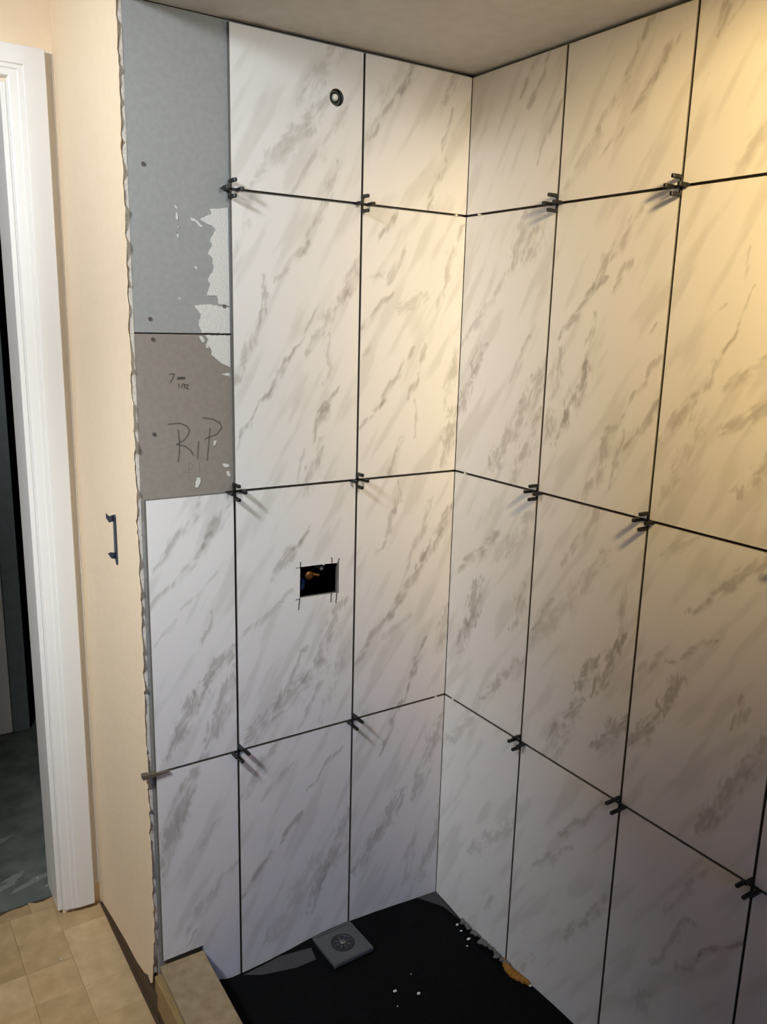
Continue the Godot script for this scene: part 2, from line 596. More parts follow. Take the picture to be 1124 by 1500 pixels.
func build_back_wall():
	var wall := Node3D.new()
	wall.name = "wall_back"
	add_child(wall, true)
	struct(wall, "tiled back wall of the shower with bare cement board at its upper left", "wall")
	var cut := Rect2(HOLE.x - 0.024, HOLE.y - 0.024, 0.048, 0.048)
	var st := begin()
	add_holed(st, Vector3(-0.80, FLOOR, -0.30), Vector3(0.14, TOP + 0.02, -0.0225), 0, 1, [VALVE.grow(0.13), cut])
	add_box(st, Vector3(-0.80, FLOOR - 0.1, -0.62), Vector3(0.52, 2.42, -0.30))
	obj("wall_framing", st, mats.plate, wall)
	# the two cement boards behind the tiles; their seam shows at the left
	var seam := 1.5565
	for k in 2:
		var lo := Vector3(-0.80, FLOOR if k == 0 else seam + 0.0014, -0.022)
		var hi := Vector3(-0.002, seam - 0.0014 if k == 0 else TOP - 0.002, -0.0102)
		var b := begin()
		add_holed(b, lo, hi, 0, 1, [VALVE.grow(0.022)] if k == 0 else [cut])
		b.generate_normals()
		var o := mesh_node("cement_board", b.commit(), mats.board, wall)
		# its bare face, where the pencil notes are
		var y0 := 1.18 if k == 0 else seam + 0.0014
		var y1 := hi.y
		var face := begin()
		var c := [Vector3(-0.80, y0, -0.0100), Vector3(-0.59, y0, -0.0100), Vector3(-0.59, y1, -0.0100), Vector3(-0.80, y1, -0.0100)]
		var uv := [Vector2(0, 1), Vector2(1, 1), Vector2(1, 0), Vector2(0, 0)]
		for t in [0, 2, 1, 0, 3, 2]:
			face.set_uv(uv[t])
			face.set_normal(Vector3(0, 0, 1))
			face.add_vertex(c[t])
		var paper := mesh_node("board_face", face.commit(), board_print(k, y0, y1), o)
		for p in ([Vector2(-0.7631, 1.5448), Vector2(-0.7672, 1.3574)] if k == 0 else [Vector2(-0.7695, 1.8674), Vector2(-0.7671, 1.584), Vector2(-0.612, 1.612)]):
			var s := begin()
			add_lathe(s, Vector3(p.x, p.y, -0.0099), Vector3(0, 0, 1), [Vector2(0.0042, 0), Vector2(0.0038, 0.0012), Vector2(0.0018, 0.0014), Vector2(0.0015, 0.0004), Vector2(0, 0.0004)], 14)
			obj("screw_head", s, mats.screw, o)
		smears(k, o)
	# tiles
	for i in 3:
		for r in 4:
			if i == 0 and r > 1:
				continue
			var e := row_edges(r)
			var x0: float = XS[i] + (J if i > 0 else 0.0)
			var x1: float = XS[i + 1] - (J if i < 2 else 0.0007)
			var w := x1 - x0
			var h := e.y - e.x
			var frame := Transform3D(Basis.IDENTITY, Vector3(x0, e.x, 0))
			var poly := rect(w, h)
			var hole := PackedVector2Array()
			var marks := []
			if i == 0 and r == 0:     # notched round the kerb
				var nx := -0.6975 - x0
				var ny := 0.1325 - e.x
				poly = PackedVector2Array([Vector2(nx, 0), Vector2(w, 0), Vector2(w, h), Vector2(0, h), Vector2(0, ny), Vector2(nx, ny)])
			if i == 1 and r == 3:
				for k in 20:
					hole.append(HOLE - Vector2(x0, e.x) + Vector2.from_angle(TAU * k / 20 + 0.01) * 0.0172)
			if i == 1 and r == 1:
				var v := VALVE
				v.position -= Vector2(x0, e.x)
				var a := v.position
				var b := v.end
				# saw cuts leave it a little out of true
				hole = PackedVector2Array([a + Vector2(-0.0012, 0.001), Vector2(b.x + 0.0004, a.y - 0.002), b + Vector2(0.0008, -0.0016), Vector2(b.x - 0.034, b.y + 0.0006), Vector2(b.x - 0.037, b.y - 0.003), Vector2(b.x - 0.040, b.y + 0.0008), Vector2(a.x, b.y + 0.0022)])
				marks = [[Vector2(a.x, b.y), Vector2(a.x + 0.001, b.y + 0.014)], [Vector2(a.x - 0.010, b.y + 0.002), Vector2(a.x, b.y + 0.002)],
					[Vector2(a.x - 0.001, a.y), Vector2(a.x - 0.004, a.y - 0.028)], [Vector2(a.x - 0.010, a.y - 0.002), Vector2(a.x, a.y)],
					[Vector2(b.x + 0.002, b.y), Vector2(b.x + 0.005, b.y + 0.010)], [Vector2(b.x - 0.014, b.y), Vector2(b.x - 0.0155, b.y + 0.014)],
					[Vector2(b.x - 0.0005, a.y), Vector2(b.x - 0.002, a.y - 0.028)], [Vector2(b.x - 0.015, a.y), Vector2(b.x - 0.0165, a.y - 0.023)], [Vector2(b.x + 0.003, a.y - 0.003), Vector2(b.x + 0.003, b.y)]]
			make_tile("b%d%d" % [i, r], poly, frame, wall, hole, marks)


# cement board face with its pencil notes, in millimetres of wall
func board_print(k: int, y0: float, y1: float) -> StandardMaterial3D:
	var px := 0.0005
	var nx := int(0.21 / px)
	var ny := int((y1 - y0) / px)
	var img := Image.create(nx, ny, false, Image.FORMAT_RGB8)
	var n := FastNoiseLite.new()
	n.seed = 40 + k
	n.frequency = 0.03
	n.fractal_octaves = 5
	var a := Color(0.54, 0.505, 0.465) if k == 0 else Color(0.585, 0.585, 0.565)
	for j in ny:
		for i in nx:
			var v := n.get_noise_2d(i, j) * 0.022 + n.get_noise_2d(i * 9.0, j * 9.0) * 0.02
			img.set_pixel(i, j, Color(a.r + v, a.g + v, a.b + v))
	if k == 0:
		var ink := Color(0.30, 0.28, 0.26)
		var lines := [
			[[-738, 1376], [-713, 1377], [-699, 1371], [-693, 1362], [-696, 1352], [-705, 1342], [-721, 1334]],
			[[-717, 1364], [-715, 1339], [-716, 1318], [-719, 1298]],
			[[-721, 1334], [-703, 1329], [-691, 1319], [-686, 1309]],
			[[-674, 1338], [-677, 1301]],
			[[-648, 1365], [-651, 1340], [-656, 1296]],
			[[-663, 1386], [-643, 1383], [-626, 1374], [-622, 1363], [-633, 1351], [-659, 1342]]]
		for l in lines:
			pencil(img, l, y1, px, ink, 3, 0.62)
		for l in [[[-696, 1294], [-698, 1260]], [[-709, 1276], [-692, 1273]], [[-696, 1294], [-687, 1289], [-690, 1280], [-697, 1279]], [[-673, 1292], [-674, 1262]]]:
			pencil(img, l, y1, px, ink, 1, 0.3)
		for l in [[[-732, 1476], [-722, 1477], [-724, 1470], [-731, 1459]], [[-716, 1468], [-699, 1468]], [[-716, 1466], [-699, 1467]], [[-715, 1470], [-700, 1470]], [[-713, 1457], [-713, 1450]], [[-708, 1450], [-704, 1457]],
			[[-703, 1457], [-699, 1455], [-702, 1453], [-699, 1450], [-703, 1448]], [[-697, 1455], [-693, 1454], [-697, 1447], [-692, 1446]]]:
			pencil(img, l, y1, px, Color(0.20, 0.19, 0.18), 2, 0.75)
	img.generate_mipmaps()
	var m := StandardMaterial3D.new()
	m.albedo_texture = ImageTexture.create_from_image(img)
	m.roughness = 0.95
	return m


func pencil(img: Image, pts: Array, y1: float, px: float, ink: Color, rad: int, amount: float):
	for k in pts.size() - 1:
		var a := Vector2(pts[k][0], pts[k][1]) * 0.001
		var b := Vector2(pts[k + 1][0], pts[k + 1][1]) * 0.001
		var steps := int((b - a).length() / px)
		for s in steps + 1:
			var p := a.lerp(b, float(s) / max(1, steps))
			var i := int((p.x + 0.80) / px)
			var j := int((y1 - p.y) / px)
			for dx in range(-rad, rad + 1):
				for dy in range(-rad, rad + 1):
					if dx * dx + dy * dy <= rad * rad + 1 and i + dx >= 0 and i + dx < img.get_width() and j + dy >= 0 and j + dy < img.get_height():
						img.set_pixel(i + dx, j + dy, img.get_pixel(i + dx, j + dy).lerp(ink, amount * 0.3))


func smears(k: int, parent: Node):
	var list := []
	if k == 1:
		list = [
			[[-601, 1805], [-610, 1803], [-639, 1799], [-636, 1790], [-656, 1781], [-660, 1777], [-651, 1773], [-634, 1767], [-628, 1761], [-640, 1740], [-636, 1730], [-646, 1714], [-636, 1706], [-635, 1682], [-647, 1663], [-642, 1655], [-650, 1632], [-628, 1633], [-625, 1618], [-601, 1614]],
			[[-601, 1610], [-620, 1612], [-640, 1615], [-656, 1615], [-676, 1612], [-663, 1596], [-668, 1574], [-662, 1559], [-601, 1559]],
			[[-680, 1779], [-671, 1778], [-660, 1769], [-655, 1764], [-660, 1763], [-668, 1771], [-676, 1773]],
			[[-711, 1800], [-708, 1798], [-705, 1794], [-708, 1793]], [[-709, 1787], [-706, 1785], [-705, 1776], [-707, 1771], [-710, 1779]],
			[[-709, 1762], [-703, 1761], [-706, 1757]], [[-709, 1750], [-704, 1747], [-705, 1739], [-709, 1742]], [[-710, 1627], [-703, 1626], [-706, 1622]],
			[[-675, 1688], [-669, 1687], [-671, 1682]]]
	else:
		list = [
			[[-601, 1554], [-655, 1554], [-648, 1546], [-652, 1537], [-644, 1528], [-642, 1514], [-621, 1498], [-601, 1489]],
			[[-668, 1553], [-660, 1551], [-656, 1541], [-661, 1540], [-666, 1547]], [[-655, 1537], [-649, 1536], [-648, 1528], [-653, 1529]],
			[[-622, 1476], [-603, 1478], [-601, 1470], [-611, 1472]], [[-640, 1338], [-635, 1337], [-637, 1329], [-642, 1327]],
			[[-622, 1287], [-610, 1286], [-606, 1281], [-612, 1278], [-620, 1281]], [[-613, 1270], [-607, 1270], [-605, 1258], [-611, 1259]],
			[[-679, 1262], [-672, 1261], [-672, 1252], [-679, 1240], [-684, 1241], [-683, 1250]]]
	var n := FastNoiseLite.new()
	n.seed = 5
	n.frequency = 0.25
	for l in list:
		var poly := PackedVector2Array()
		for i in l.size():
			var a := Vector2(l[i][0], l[i][1])
			var b := Vector2(l[(i + 1) % l.size()][0], l[(i + 1) % l.size()][1])
			var steps := int(a.distance_to(b) / 4.0) + 1
			for s in steps:
				var p := a.lerp(b, float(s) / steps)
				if p.x < -602.0 and s > 0:
					p += Vector2(n.get_noise_2d(p.x, p.y), n.get_noise_2d(p.y, p.x)) * 2.4
				poly.append(p * 0.001)
		if Geometry2D.triangulate_polygon(poly).is_empty():
			continue
		var st := begin()
		add_prism(st, poly, 0.0, 0.0009, Transform3D(Basis.IDENTITY, Vector3(0, 0, -0.0100)))
		obj("thinset_smear", st, mats.thinset, parent)


func build_right_wall():
	var wall := Node3D.new()
	wall.name = "wall_right"
	add_child(wall, true)
	struct(wall, "tiled right wall of the shower in warm lamp light", "wall")
	var st := begin()
	add_box(st, Vector3(0.0225, FLOOR, -0.0225), Vector3(0.14, 2.42, 2.72))
	obj("wall_framing", st, mats.beige, wall)
	var b := begin()
	add_box(b, Vector3(0.0100, FLOOR, -0.010), Vector3(0.0222, TOP - 0.002, 1.30))
	obj("cement_board", b, mats.board, wall)
	var basis := Basis(Vector3(0, 0, 1), Vector3(0, 1, 0), Vector3(-1, 0, 0))
	for i in 4:
		for r in 4:
			var e := row_edges(r)
			var z0: float = ZS[i] + (J if i > 0 else 0.0005)
			var z1: float = ZS[i + 1] - J
			make_tile("r%d%d" % [i, r], rect(z1 - z0, e.y - e.x), Transform3D(basis, Vector3(0, e.x, z0)), wall)


# the beige return wall at the left end of the shower: one sheet of drywall with a torn front edge
func build_left_wall():
	var wall := Node3D.new()
	wall.name = "wall_left"
	add_child(wall, true)
	struct(wall, "beige painted return wall with a torn drywall edge beside the shower", "wall")
	# frame: x of the outline runs along z, y is height, depth runs towards -x
	var fr := Transform3D(Basis(Vector3(0, 0, 1), Vector3(0, 1, 0), Vector3(-1, 0, 0)), Vector3(-0.80, 0, 0))
	var n := FastNoiseLite.new()
	n.seed = 21
	n.frequency = 0.11
	n.fractal_octaves = 4
	for k in 3:
		var poly := PackedVector2Array()
		var back := -0.4995
		poly.append(Vector2(back, 2.42))
		poly.append(Vector2(back, -0.026))
		for p in [Vector2(-0.38, -0.005), Vector2(-0.25, 0.013), Vector2(-0.164, 0.019), Vector2(-0.10, 0.034)]:
			poly.append(p)
		if k == 0:
			poly.append(Vector2(-0.07, 0.05))
			poly.append(Vector2(-0.052, 0.041))
		poly.append(Vector2(-0.036, 0.056 + 0.012 * k))
		poly.append(Vector2(-0.030, 0.085))
		var y := 0.11
		while y < 2.41:
			var v := n.get_noise_2d(y * 220.0, 7.0)
			var torn := n.get_noise_2d(y * 60.0, 90.0)
			var z: float = [-0.0055, -0.0118, -0.0095][k] + v * [0.009, 0.013, 0.0012][k]
			if k == 0 and torn > 0.12:
				z -= 0.006 * (torn - 0.12) / 0.3 + 0.002
			if y < 0.20:
				z -= (0.20 - y) * 0.22
			poly.append(Vector2(z, y))
			y += 0.011 if k == 0 else 0.016
		poly.append(Vector2(-0.004, 2.42))
		var st := begin()
		var d: Array = [[0.0088, 0.0100], [0.0068, 0.0088], [0.0, 0.0068]][k]
		add_prism(st, poly, d[0], d[1], fr)
		var o := obj(["painted_face", "torn_paper", "gypsum_core"][k], st, [mats.beige, mats.paper, mats.gypsum][k], wall)
		if k == 1:
			o.set_meta("label", "brown torn paper edge")
	# the wall above the shower ceiling on the same plane is the soffit's own face; below the sheet the sole plate shows
	var sp := begin()
	add_box(sp, Vector3(-0.8085, FLOOR, -0.498), Vector3(-0.8002, 0.012, 0.0), 0.001)
	var s := obj("sole_plate", sp, mats.plate, self)
	tag(s, "dark brown timber sole plate showing under the torn drywall", "plate")


func build_shell():
	var c := begin()
	add_box(c, Vector3(-0.81, TOP, -0.012), Vector3(0.0222, 2.42, 1.22), 0.001)
	var o := obj("ceiling", c, mats.ceiling, self)
	struct(o, "dropped off-white ceiling over the shower", "ceiling")
	c = begin()
	add_box(c, Vector3(-3.2, 2.42, -0.62), Vector3(0.5, 2.54, 2.85))
	o = obj("ceiling", c, mats.ceiling, self)
	struct(o, "higher ceiling of the bathroom outside the shower", "ceiling")
	# wall behind the camera, with an unseen window placed to let cool daylight in
	c = begin()
	add_holed(c, Vector3(-2.75, FLOOR - 0.1, 2.72), Vector3(0.14, 2.42, 2.85), 0, 1, [WIN])
	o = obj("wall_front", c, mats.room, self)
	struct(o, "unseen beige bathroom wall with the window, kept darker to cut bounced light", "wall")
	var w := Node3D.new()
	w.name = "window_1"
	add_child(w, true)
	struct(w, "unseen white framed bathroom window placed to let cool light in", "window")
	var f := begin()
	add_holed(f, Vector3(WIN.position.x, WIN.position.y, 2.76), Vector3(WIN.end.x, WIN.end.y, 2.80), 0, 1, [Rect2(WIN.position + Vector2(0.04, 0.04), Vector2(WIN.size.x - 0.08, WIN.size.y / 2 - 0.06)), Rect2(WIN.position + Vector2(0.04, WIN.size.y / 2 + 0.02), Vector2(WIN.size.x - 0.08, WIN.size.y / 2 - 0.06))])
	obj("window_frame", f, mats.white, w)
	for k in 2:
		f = begin()
		add_box(f, Vector3(WIN.position.x + 0.04, WIN.position.y + 0.04 + k * (WIN.size.y / 2 - 0.02), 2.778), Vector3(WIN.end.x - 0.04, WIN.position.y + WIN.size.y / 2 - 0.02 + k * (WIN.size.y / 2 - 0.02), 2.782))
		obj("pane", f, mats.glass, w)
	c = begin()
	add_box(c, Vector3(-2.75, FLOOR - 0.1, -0.62), Vector3(-2.62, 2.42, 2.72))
	o = obj("wall_west", c, mats.room, self)
	struct(o, "unseen beige bathroom wall opposite the shower, kept darker to cut bounced light", "wall")


const WIN := Rect2(-0.75, 0.6, 0.5, 0.7)


func build_door():
	# wall that holds the doorway
	var c := begin()
	add_holed(c, Vector3(-3.2, 0.018, -0.62), Vector3(-0.8002, 2.42, -0.50), 0, 1, [Rect2(-1.70, -1.0, 0.787, 3.085)])
	var o := obj("wall_door", c, mats.beige, self)
	struct(o, "beige wall round the open doorway", "wall")
	for k in 2:
		var pl := begin()
		add_box(pl, Vector3([-0.9125, -3.2][k], FLOOR - 0.1, -0.612), Vector3([-0.8002, -1.70][k], 0.0182, -0.508))
		obj("sole_plate", pl, mats.plate, o)
	var t := Node3D.new()
	t.name = "trim_1"
	add_child(t, true)
	struct(t, "white painted casing and jamb of the open doorway", "door casing")
	# profile across the casing, from its outer edge in (offset, thickness)
	var prof := [Vector2(0.0, 0.0), Vector2(0.0, 0.0205), Vector2(0.002, 0.0225), Vector2(0.046, 0.0195), Vector2(0.049, 0.0165), Vector2(0.058, 0.0160), Vector2(0.061, 0.0135), Vector2(0.076, 0.0125), Vector2(0.079, 0.0105), Vector2(0.0828, 0.0)]
	# the leg at the right: outer edge at x -0.83
	for side in 2:
		var s := begin()
		var xo := -0.8305 if side == 0 else -1.7925
		var dir := -1.0 if side == 0 else 1.0
		for i in prof.size() - 1:
			var p: Vector2 = prof[i]
			var q: Vector2 = prof[i + 1]
			var a := Vector3(xo + dir * p.x, -0.014, -0.4995 + p.y)
			var b := Vector3(xo + dir * q.x, -0.014, -0.4995 + q.y)
			var nn := Vector3(dir * -(q.y - p.y), 0, absf(q.x - p.x)) if i > 0 else Vector3(-dir, 0, 0)
			if q.y > p.y and i < 3:
				nn = Vector3(-dir, 0, 0.3)
			elif q.y < p.y:
				nn = Vector3(dir, 0, 1)
			var ua := Vector3(a.x, 2.0935 + (0.066 - p.x * 0.825), a.z)
			var ub := Vector3(b.x, 2.0935 + (0.066 - q.x * 0.825), b.z)
			quad(s, a, b, ub, ua, nn)
			if i < prof.size() - 2:
				tri(s, Vector3(xo + dir * 0.04, -0.014, -0.4995), a, b, Vector3.DOWN)
		obj("casing_leg", s, mats.white, t)
	var s2 := begin()
	for i in prof.size() - 1:
		var p: Vector2 = prof[i]
		var q: Vector2 = prof[i + 1]
		var ya := 2.0935 + (0.066 - p.x * 0.825)
		var yb := 2.0935 + (0.066 - q.x * 0.825)
		var nn := Vector3(0, 1, 0) if i < 1 else (Vector3(0, 0.3, 1) if q.y > p.y else Vector3(0, -0.6, 1))
		quad(s2, Vector3(-0.8305 - p.x, ya, -0.4995 + p.y), Vector3(-0.8305 - q.x, yb, -0.4995 + q.y), Vector3(-1.7925 + q.x, yb, -0.4995 + q.y), Vector3(-1.7925 + p.x, ya, -0.4995 + p.y), nn)
	obj("casing_head", s2, mats.white, t)
	# jambs, flush strips that line the opening
	var j := begin()
	add_box(j, Vector3(-0.925, -0.018, -0.628), Vector3(-0.9132, 2.0848, -0.4985), 0.0015)
	obj("jamb", j, mats.white, t)
	j = begin()
	add_box(j, Vector3(-1.6998, FLOOR, -0.628), Vector3(-1.688, 2.0848, -0.4985), 0.0015)
	obj("jamb", j, mats.white, t)
	j = begin()
	add_box(j, Vector3(-1.688, 2.073, -0.628), Vector3(-0.925, 2.0848, -0.4985), 0.0015)
	obj("head_jamb", j, mats.white, t)
	# filler strip between casing and return wall, stopping short of the floor
	j = begin()
	add_box(j, Vector3(-0.8295, 0.03, -0.4995), Vector3(-0.8105, 2.160, -0.4980), 0.001)
	obj("filler_strip", j, mats.white, t)


func build_added_leaf():
	# added door leaf, left of the picture, placed to keep lamp light off the hall
	var d := Node3D.new()
	d.name = "door_1"
	add_child(d)
	struct(d, "added white panelled door leaf, unseen, shading the room beyond the doorway", "door")
	d.position = Vector3(-1.686, 0.0, -0.478)
	d.rotation.y = deg_to_rad(-91.5)
	var wdt := 0.755
	var st := begin()
	add_box(st, Vector3(0, -0.012, -0.010), Vector3(wdt, 2.065, 0.010))
	obj("core", st, mats.white, d)
	st = begin()
	for s in [-1.0, 1.0]:
		for r in [[0.0, 0.12, -0.012, 2.065], [wdt - 0.12, wdt, -0.012, 2.065], [0.12, wdt - 0.12, -0.012, 0.22], [0.12, wdt - 0.12, 1.93, 2.065], [0.12, wdt - 0.12, 0.92, 1.07], [wdt / 2 - 0.05, wdt / 2 + 0.05, 0.22, 0.92], [wdt / 2 - 0.05, wdt / 2 + 0.05, 1.07, 1.93]]:
			add_box(st, Vector3(r[0], r[2], min(s * 0.010, s * 0.0185)), Vector3(r[1], r[3], max(s * 0.010, s * 0.0185)), 0.002)
	obj("frame", st, mats.white, d)
	for s in [-1.0, 1.0]:
		st = begin()
		st.set_smooth_group(0)
		add_lathe(st, Vector3(wdt - 0.065, 0.99, s * 0.0185), Vector3(0, 0, s), [Vector2(0.032, 0), Vector2(0.030, 0.006), Vector2(0.012, 0.008), Vector2(0.012, 0.03), Vector2(0.026, 0.042), Vector2(0.028, 0.052), Vector2(0.020, 0.064), Vector2(0, 0.067)], 24)
		obj("knob", st, mats.chrome, d)


func build_hall():
	# dim room beyond the doorway
	var c := begin()
	add_box(c, Vector3(-3.2, FLOOR - 0.12, -4.7), Vector3(1.7, FLOOR - 0.006, -0.60))
	var o := obj("floor", c, mats.concrete, self)
	struct(o, "bare dark concrete floor beyond the doorway", "floor")
	var smear_at := [Vector3(-1.035, 0.05, -0.705), Vector3(-1.00, 0.035, -0.74), Vector3(-0.955, 0.07, -0.69), Vector3(-1.04, 0.09, -0.93), Vector3(-1.07, 0.04, -0.78)]
	for k in smear_at.size():
		var v: Vector3 = smear_at[k]
		var poly := PackedVector2Array()
		for i in 14:
			var a := TAU * i / 14
			poly.append(Vector2(cos(a) * v.y * rng.randf_range(0.75, 1.1), sin(a) * 0.014 * rng.randf_range(0.5, 1.3)))
		var st := begin()
		add_prism(st, poly, 0.0, 0.0012, Transform3D(Basis(Vector3(0.94, 0, -0.34), Vector3(-0.34, 0, -0.94), Vector3.UP), Vector3(v.x, FLOOR - 0.006, v.z)))
		obj("plaster_smear", st, mats.smear, o)
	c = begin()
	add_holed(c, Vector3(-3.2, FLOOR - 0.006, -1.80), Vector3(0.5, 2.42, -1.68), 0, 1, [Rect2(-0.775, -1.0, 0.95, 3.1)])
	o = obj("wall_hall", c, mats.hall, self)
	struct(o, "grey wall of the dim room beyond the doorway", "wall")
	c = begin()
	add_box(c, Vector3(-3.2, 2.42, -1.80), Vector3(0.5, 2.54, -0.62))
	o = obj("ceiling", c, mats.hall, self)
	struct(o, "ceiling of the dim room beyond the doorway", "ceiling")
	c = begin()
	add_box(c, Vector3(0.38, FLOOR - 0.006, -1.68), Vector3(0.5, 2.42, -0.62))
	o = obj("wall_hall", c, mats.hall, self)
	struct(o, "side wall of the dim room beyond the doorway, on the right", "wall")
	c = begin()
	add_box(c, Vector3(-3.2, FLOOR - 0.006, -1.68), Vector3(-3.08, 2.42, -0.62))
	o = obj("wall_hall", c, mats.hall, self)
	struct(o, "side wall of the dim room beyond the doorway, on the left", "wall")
	# casing of the closet opening
	var t := Node3D.new()
	t.name = "trim_2"
	add_child(t, true)
	struct(t, "grey-white casing of the opening to the unlit room", "door casing")
	var s := begin()
	add_box(s, Vector3(-0.905, FLOOR + 0.001, -1.6805), Vector3(-0.84, 2.125, -1.66), 0.003)
	obj("casing_leg", s, mats.white, t)
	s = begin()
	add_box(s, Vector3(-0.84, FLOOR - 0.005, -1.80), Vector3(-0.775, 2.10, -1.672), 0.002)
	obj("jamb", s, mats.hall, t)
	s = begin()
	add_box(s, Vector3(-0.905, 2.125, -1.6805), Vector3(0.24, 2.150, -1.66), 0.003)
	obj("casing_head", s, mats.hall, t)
	# deep room beyond the opening, walls greyed down to deepen its shade
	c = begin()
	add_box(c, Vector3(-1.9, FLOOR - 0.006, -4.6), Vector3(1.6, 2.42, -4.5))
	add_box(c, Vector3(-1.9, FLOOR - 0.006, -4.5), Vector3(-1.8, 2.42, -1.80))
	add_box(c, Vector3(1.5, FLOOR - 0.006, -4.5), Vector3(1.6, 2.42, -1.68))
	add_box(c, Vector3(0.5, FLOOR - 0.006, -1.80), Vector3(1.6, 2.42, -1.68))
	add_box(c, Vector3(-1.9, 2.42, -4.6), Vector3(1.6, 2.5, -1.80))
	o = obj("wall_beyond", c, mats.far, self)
	struct(o, "unlit room beyond the dim passage, walls and ceiling", "wall")
	# blue cloth hanging in the dark
	var cl := begin()
	var hook := Vector3(-0.705, 1.26, -1.90)
	for i in 10:
		for k in 10:
			var P := []
			for q in [[0, 0], [1, 0], [1, 1], [0, 1]]:
				var uu: float = (i + q[0]) / 10.0
				var vv: float = (k + q[1]) / 10.0
				var wd := 0.015 + 0.055 * pow(vv, 0.7)
				P.append(hook + Vector3((uu - 0.5) * 2.0 * wd, -0.20 * vv - 0.02 * absf(uu - 0.5), 0.018 * sin(uu * 14.0) * vv + 0.02 * sin(PI * uu)))
			quad(cl, P[0], P[1], P[2], P[3], Vector3(0, 0, 1))
	var cloth := obj("cloth", cl, mats.blue, self)
	tag(cloth, "dark blue cloth hanging in the unlit opening beyond the doorway", "cloth")


func build_floor():
	var fl := Node3D.new()
	fl.name = "floor"
	add_child(fl, true)
	struct(fl, "tan vinyl tiled bathroom floor in mottled squares", "floor")
	var st := begin()
	add_holed(st, Vector3(-2.62, FLOOR - 0.12, -0.595), Vector3(0.02, FLOOR - 0.0045, 2.72), 0, 2, [])
	obj("subfloor", st, mats.plate, fl)
	var side := 0.1135
	var meshes := []
	for k in 3:
		var b := begin()
		var h: float = side / 2 - [0.00015, 0.0003, 0.0002][k]
		add_box(b, Vector3(-h, -0.004, -h), Vector3(h, 0.0, h), 0.0004)
		b.generate_normals()
		meshes.append(b.commit())
	for i in 9:
		for k in 12:
			var x := -0.8155 - side * (i + 0.5)
			var z := -0.545 + side * (k + 0.5)
			var o := mesh_node("vinyl_tile", meshes[(i * 5 + k * 3) % 3], mats.vinyl[rng.randi() % 4], fl)
			o.position = Vector3(x, FLOOR - rng.randf_range(0.0, 0.0006), z)
	# the ragged row in the doorway
	for i in 7:
		var x := -0.93 - side * i
		var poly := PackedVector2Array([Vector2(-side * 0.495, 0), Vector2(side * 0.495, 0)])
		for k in 7:
			poly.append(Vector2(side * (0.495 - 0.165 * k), 0.040 + rng.randf_range(-0.010, 0.010)))
		var b := begin()
		add_prism(b, poly, -0.004, 0.0, Transform3D(Basis(Vector3.RIGHT, Vector3(0, 0, -1), Vector3.UP), Vector3(x, FLOOR, -0.5458)))
		obj("vinyl_tile", b, mats.vinyl[i % 4], fl)
	b_rest(fl)
	# crumbs of plaster
	var crumbs := [[Vector3(-0.958, FLOOR, -0.325), 0.003, "white plaster crumb on the tan vinyl floor, the larger and left one of two"],
		[Vector3(-0.905, FLOOR, -0.300), 0.002, "white plaster crumb on the tan vinyl floor, the smaller one nearer the shower kerb"],
		[Vector3(-1.045, FLOOR - 0.006, -0.735), 0.006, "pale plaster crumb on the dark concrete, largest one beyond the threshold"],
		[Vector3(-0.940, FLOOR - 0.006, -0.700), 0.003, "small pale plaster crumb on the dark concrete, farther from the door casing"],
		[Vector3(-0.925, FLOOR - 0.006, -0.650), 0.003, "small pale plaster crumb on the dark concrete close beside the door casing"]]
	for c in crumbs:
		var l := begin()
		var sz: float = c[1]
		add_lump(l, c[0] + Vector3(0, sz * 0.55, 0), Vector3(sz, sz * 0.6, sz * 0.8))
		tag(obj("plaster_crumb", l, mats.thinset, self), c[2], "crumb", "plaster crumbs on the floor")


func b_rest(fl: Node):
	# the floor away from the doorway, out of the picture
	var b := begin()
	add_box(b, Vector3(-2.62, FLOOR - 0.004, -0.4995), Vector3(-1.838, FLOOR, 2.72))
	add_box(b, Vector3(-1.838, FLOOR - 0.004, 0.818), Vector3(-0.8155, FLOOR, 2.72))
	add_box(b, Vector3(-0.8155, FLOOR - 0.004, 1.31), Vector3(0.02, FLOOR, 2.72))
	obj("vinyl_sheet", b, mats.vinyl[0], fl)


# height of the black pan liner
func pan_y(x: float, z: float) -> float:
	var wall_back := 0.006 + 0.024 * clampf(-x / 0.30, 0.0, 1.0) - 0.020 * smoothstep(0.32, 0.62, -x) + 0.010 * smoothstep(0.63, 0.66, -x)
	var wall_right := 0.004 - 0.014 * smoothstep(0.0, 0.15, z) + 0.012 * smoothstep(0.2, 0.55, z)
	var t := exp(-z / 0.10)
	var s := exp(x / 0.08)
	var y := 0.010 * (1.0 - t) + wall_back * t
	return lerpf(y, wall_right + (wall_back - 0.006) * t, s)


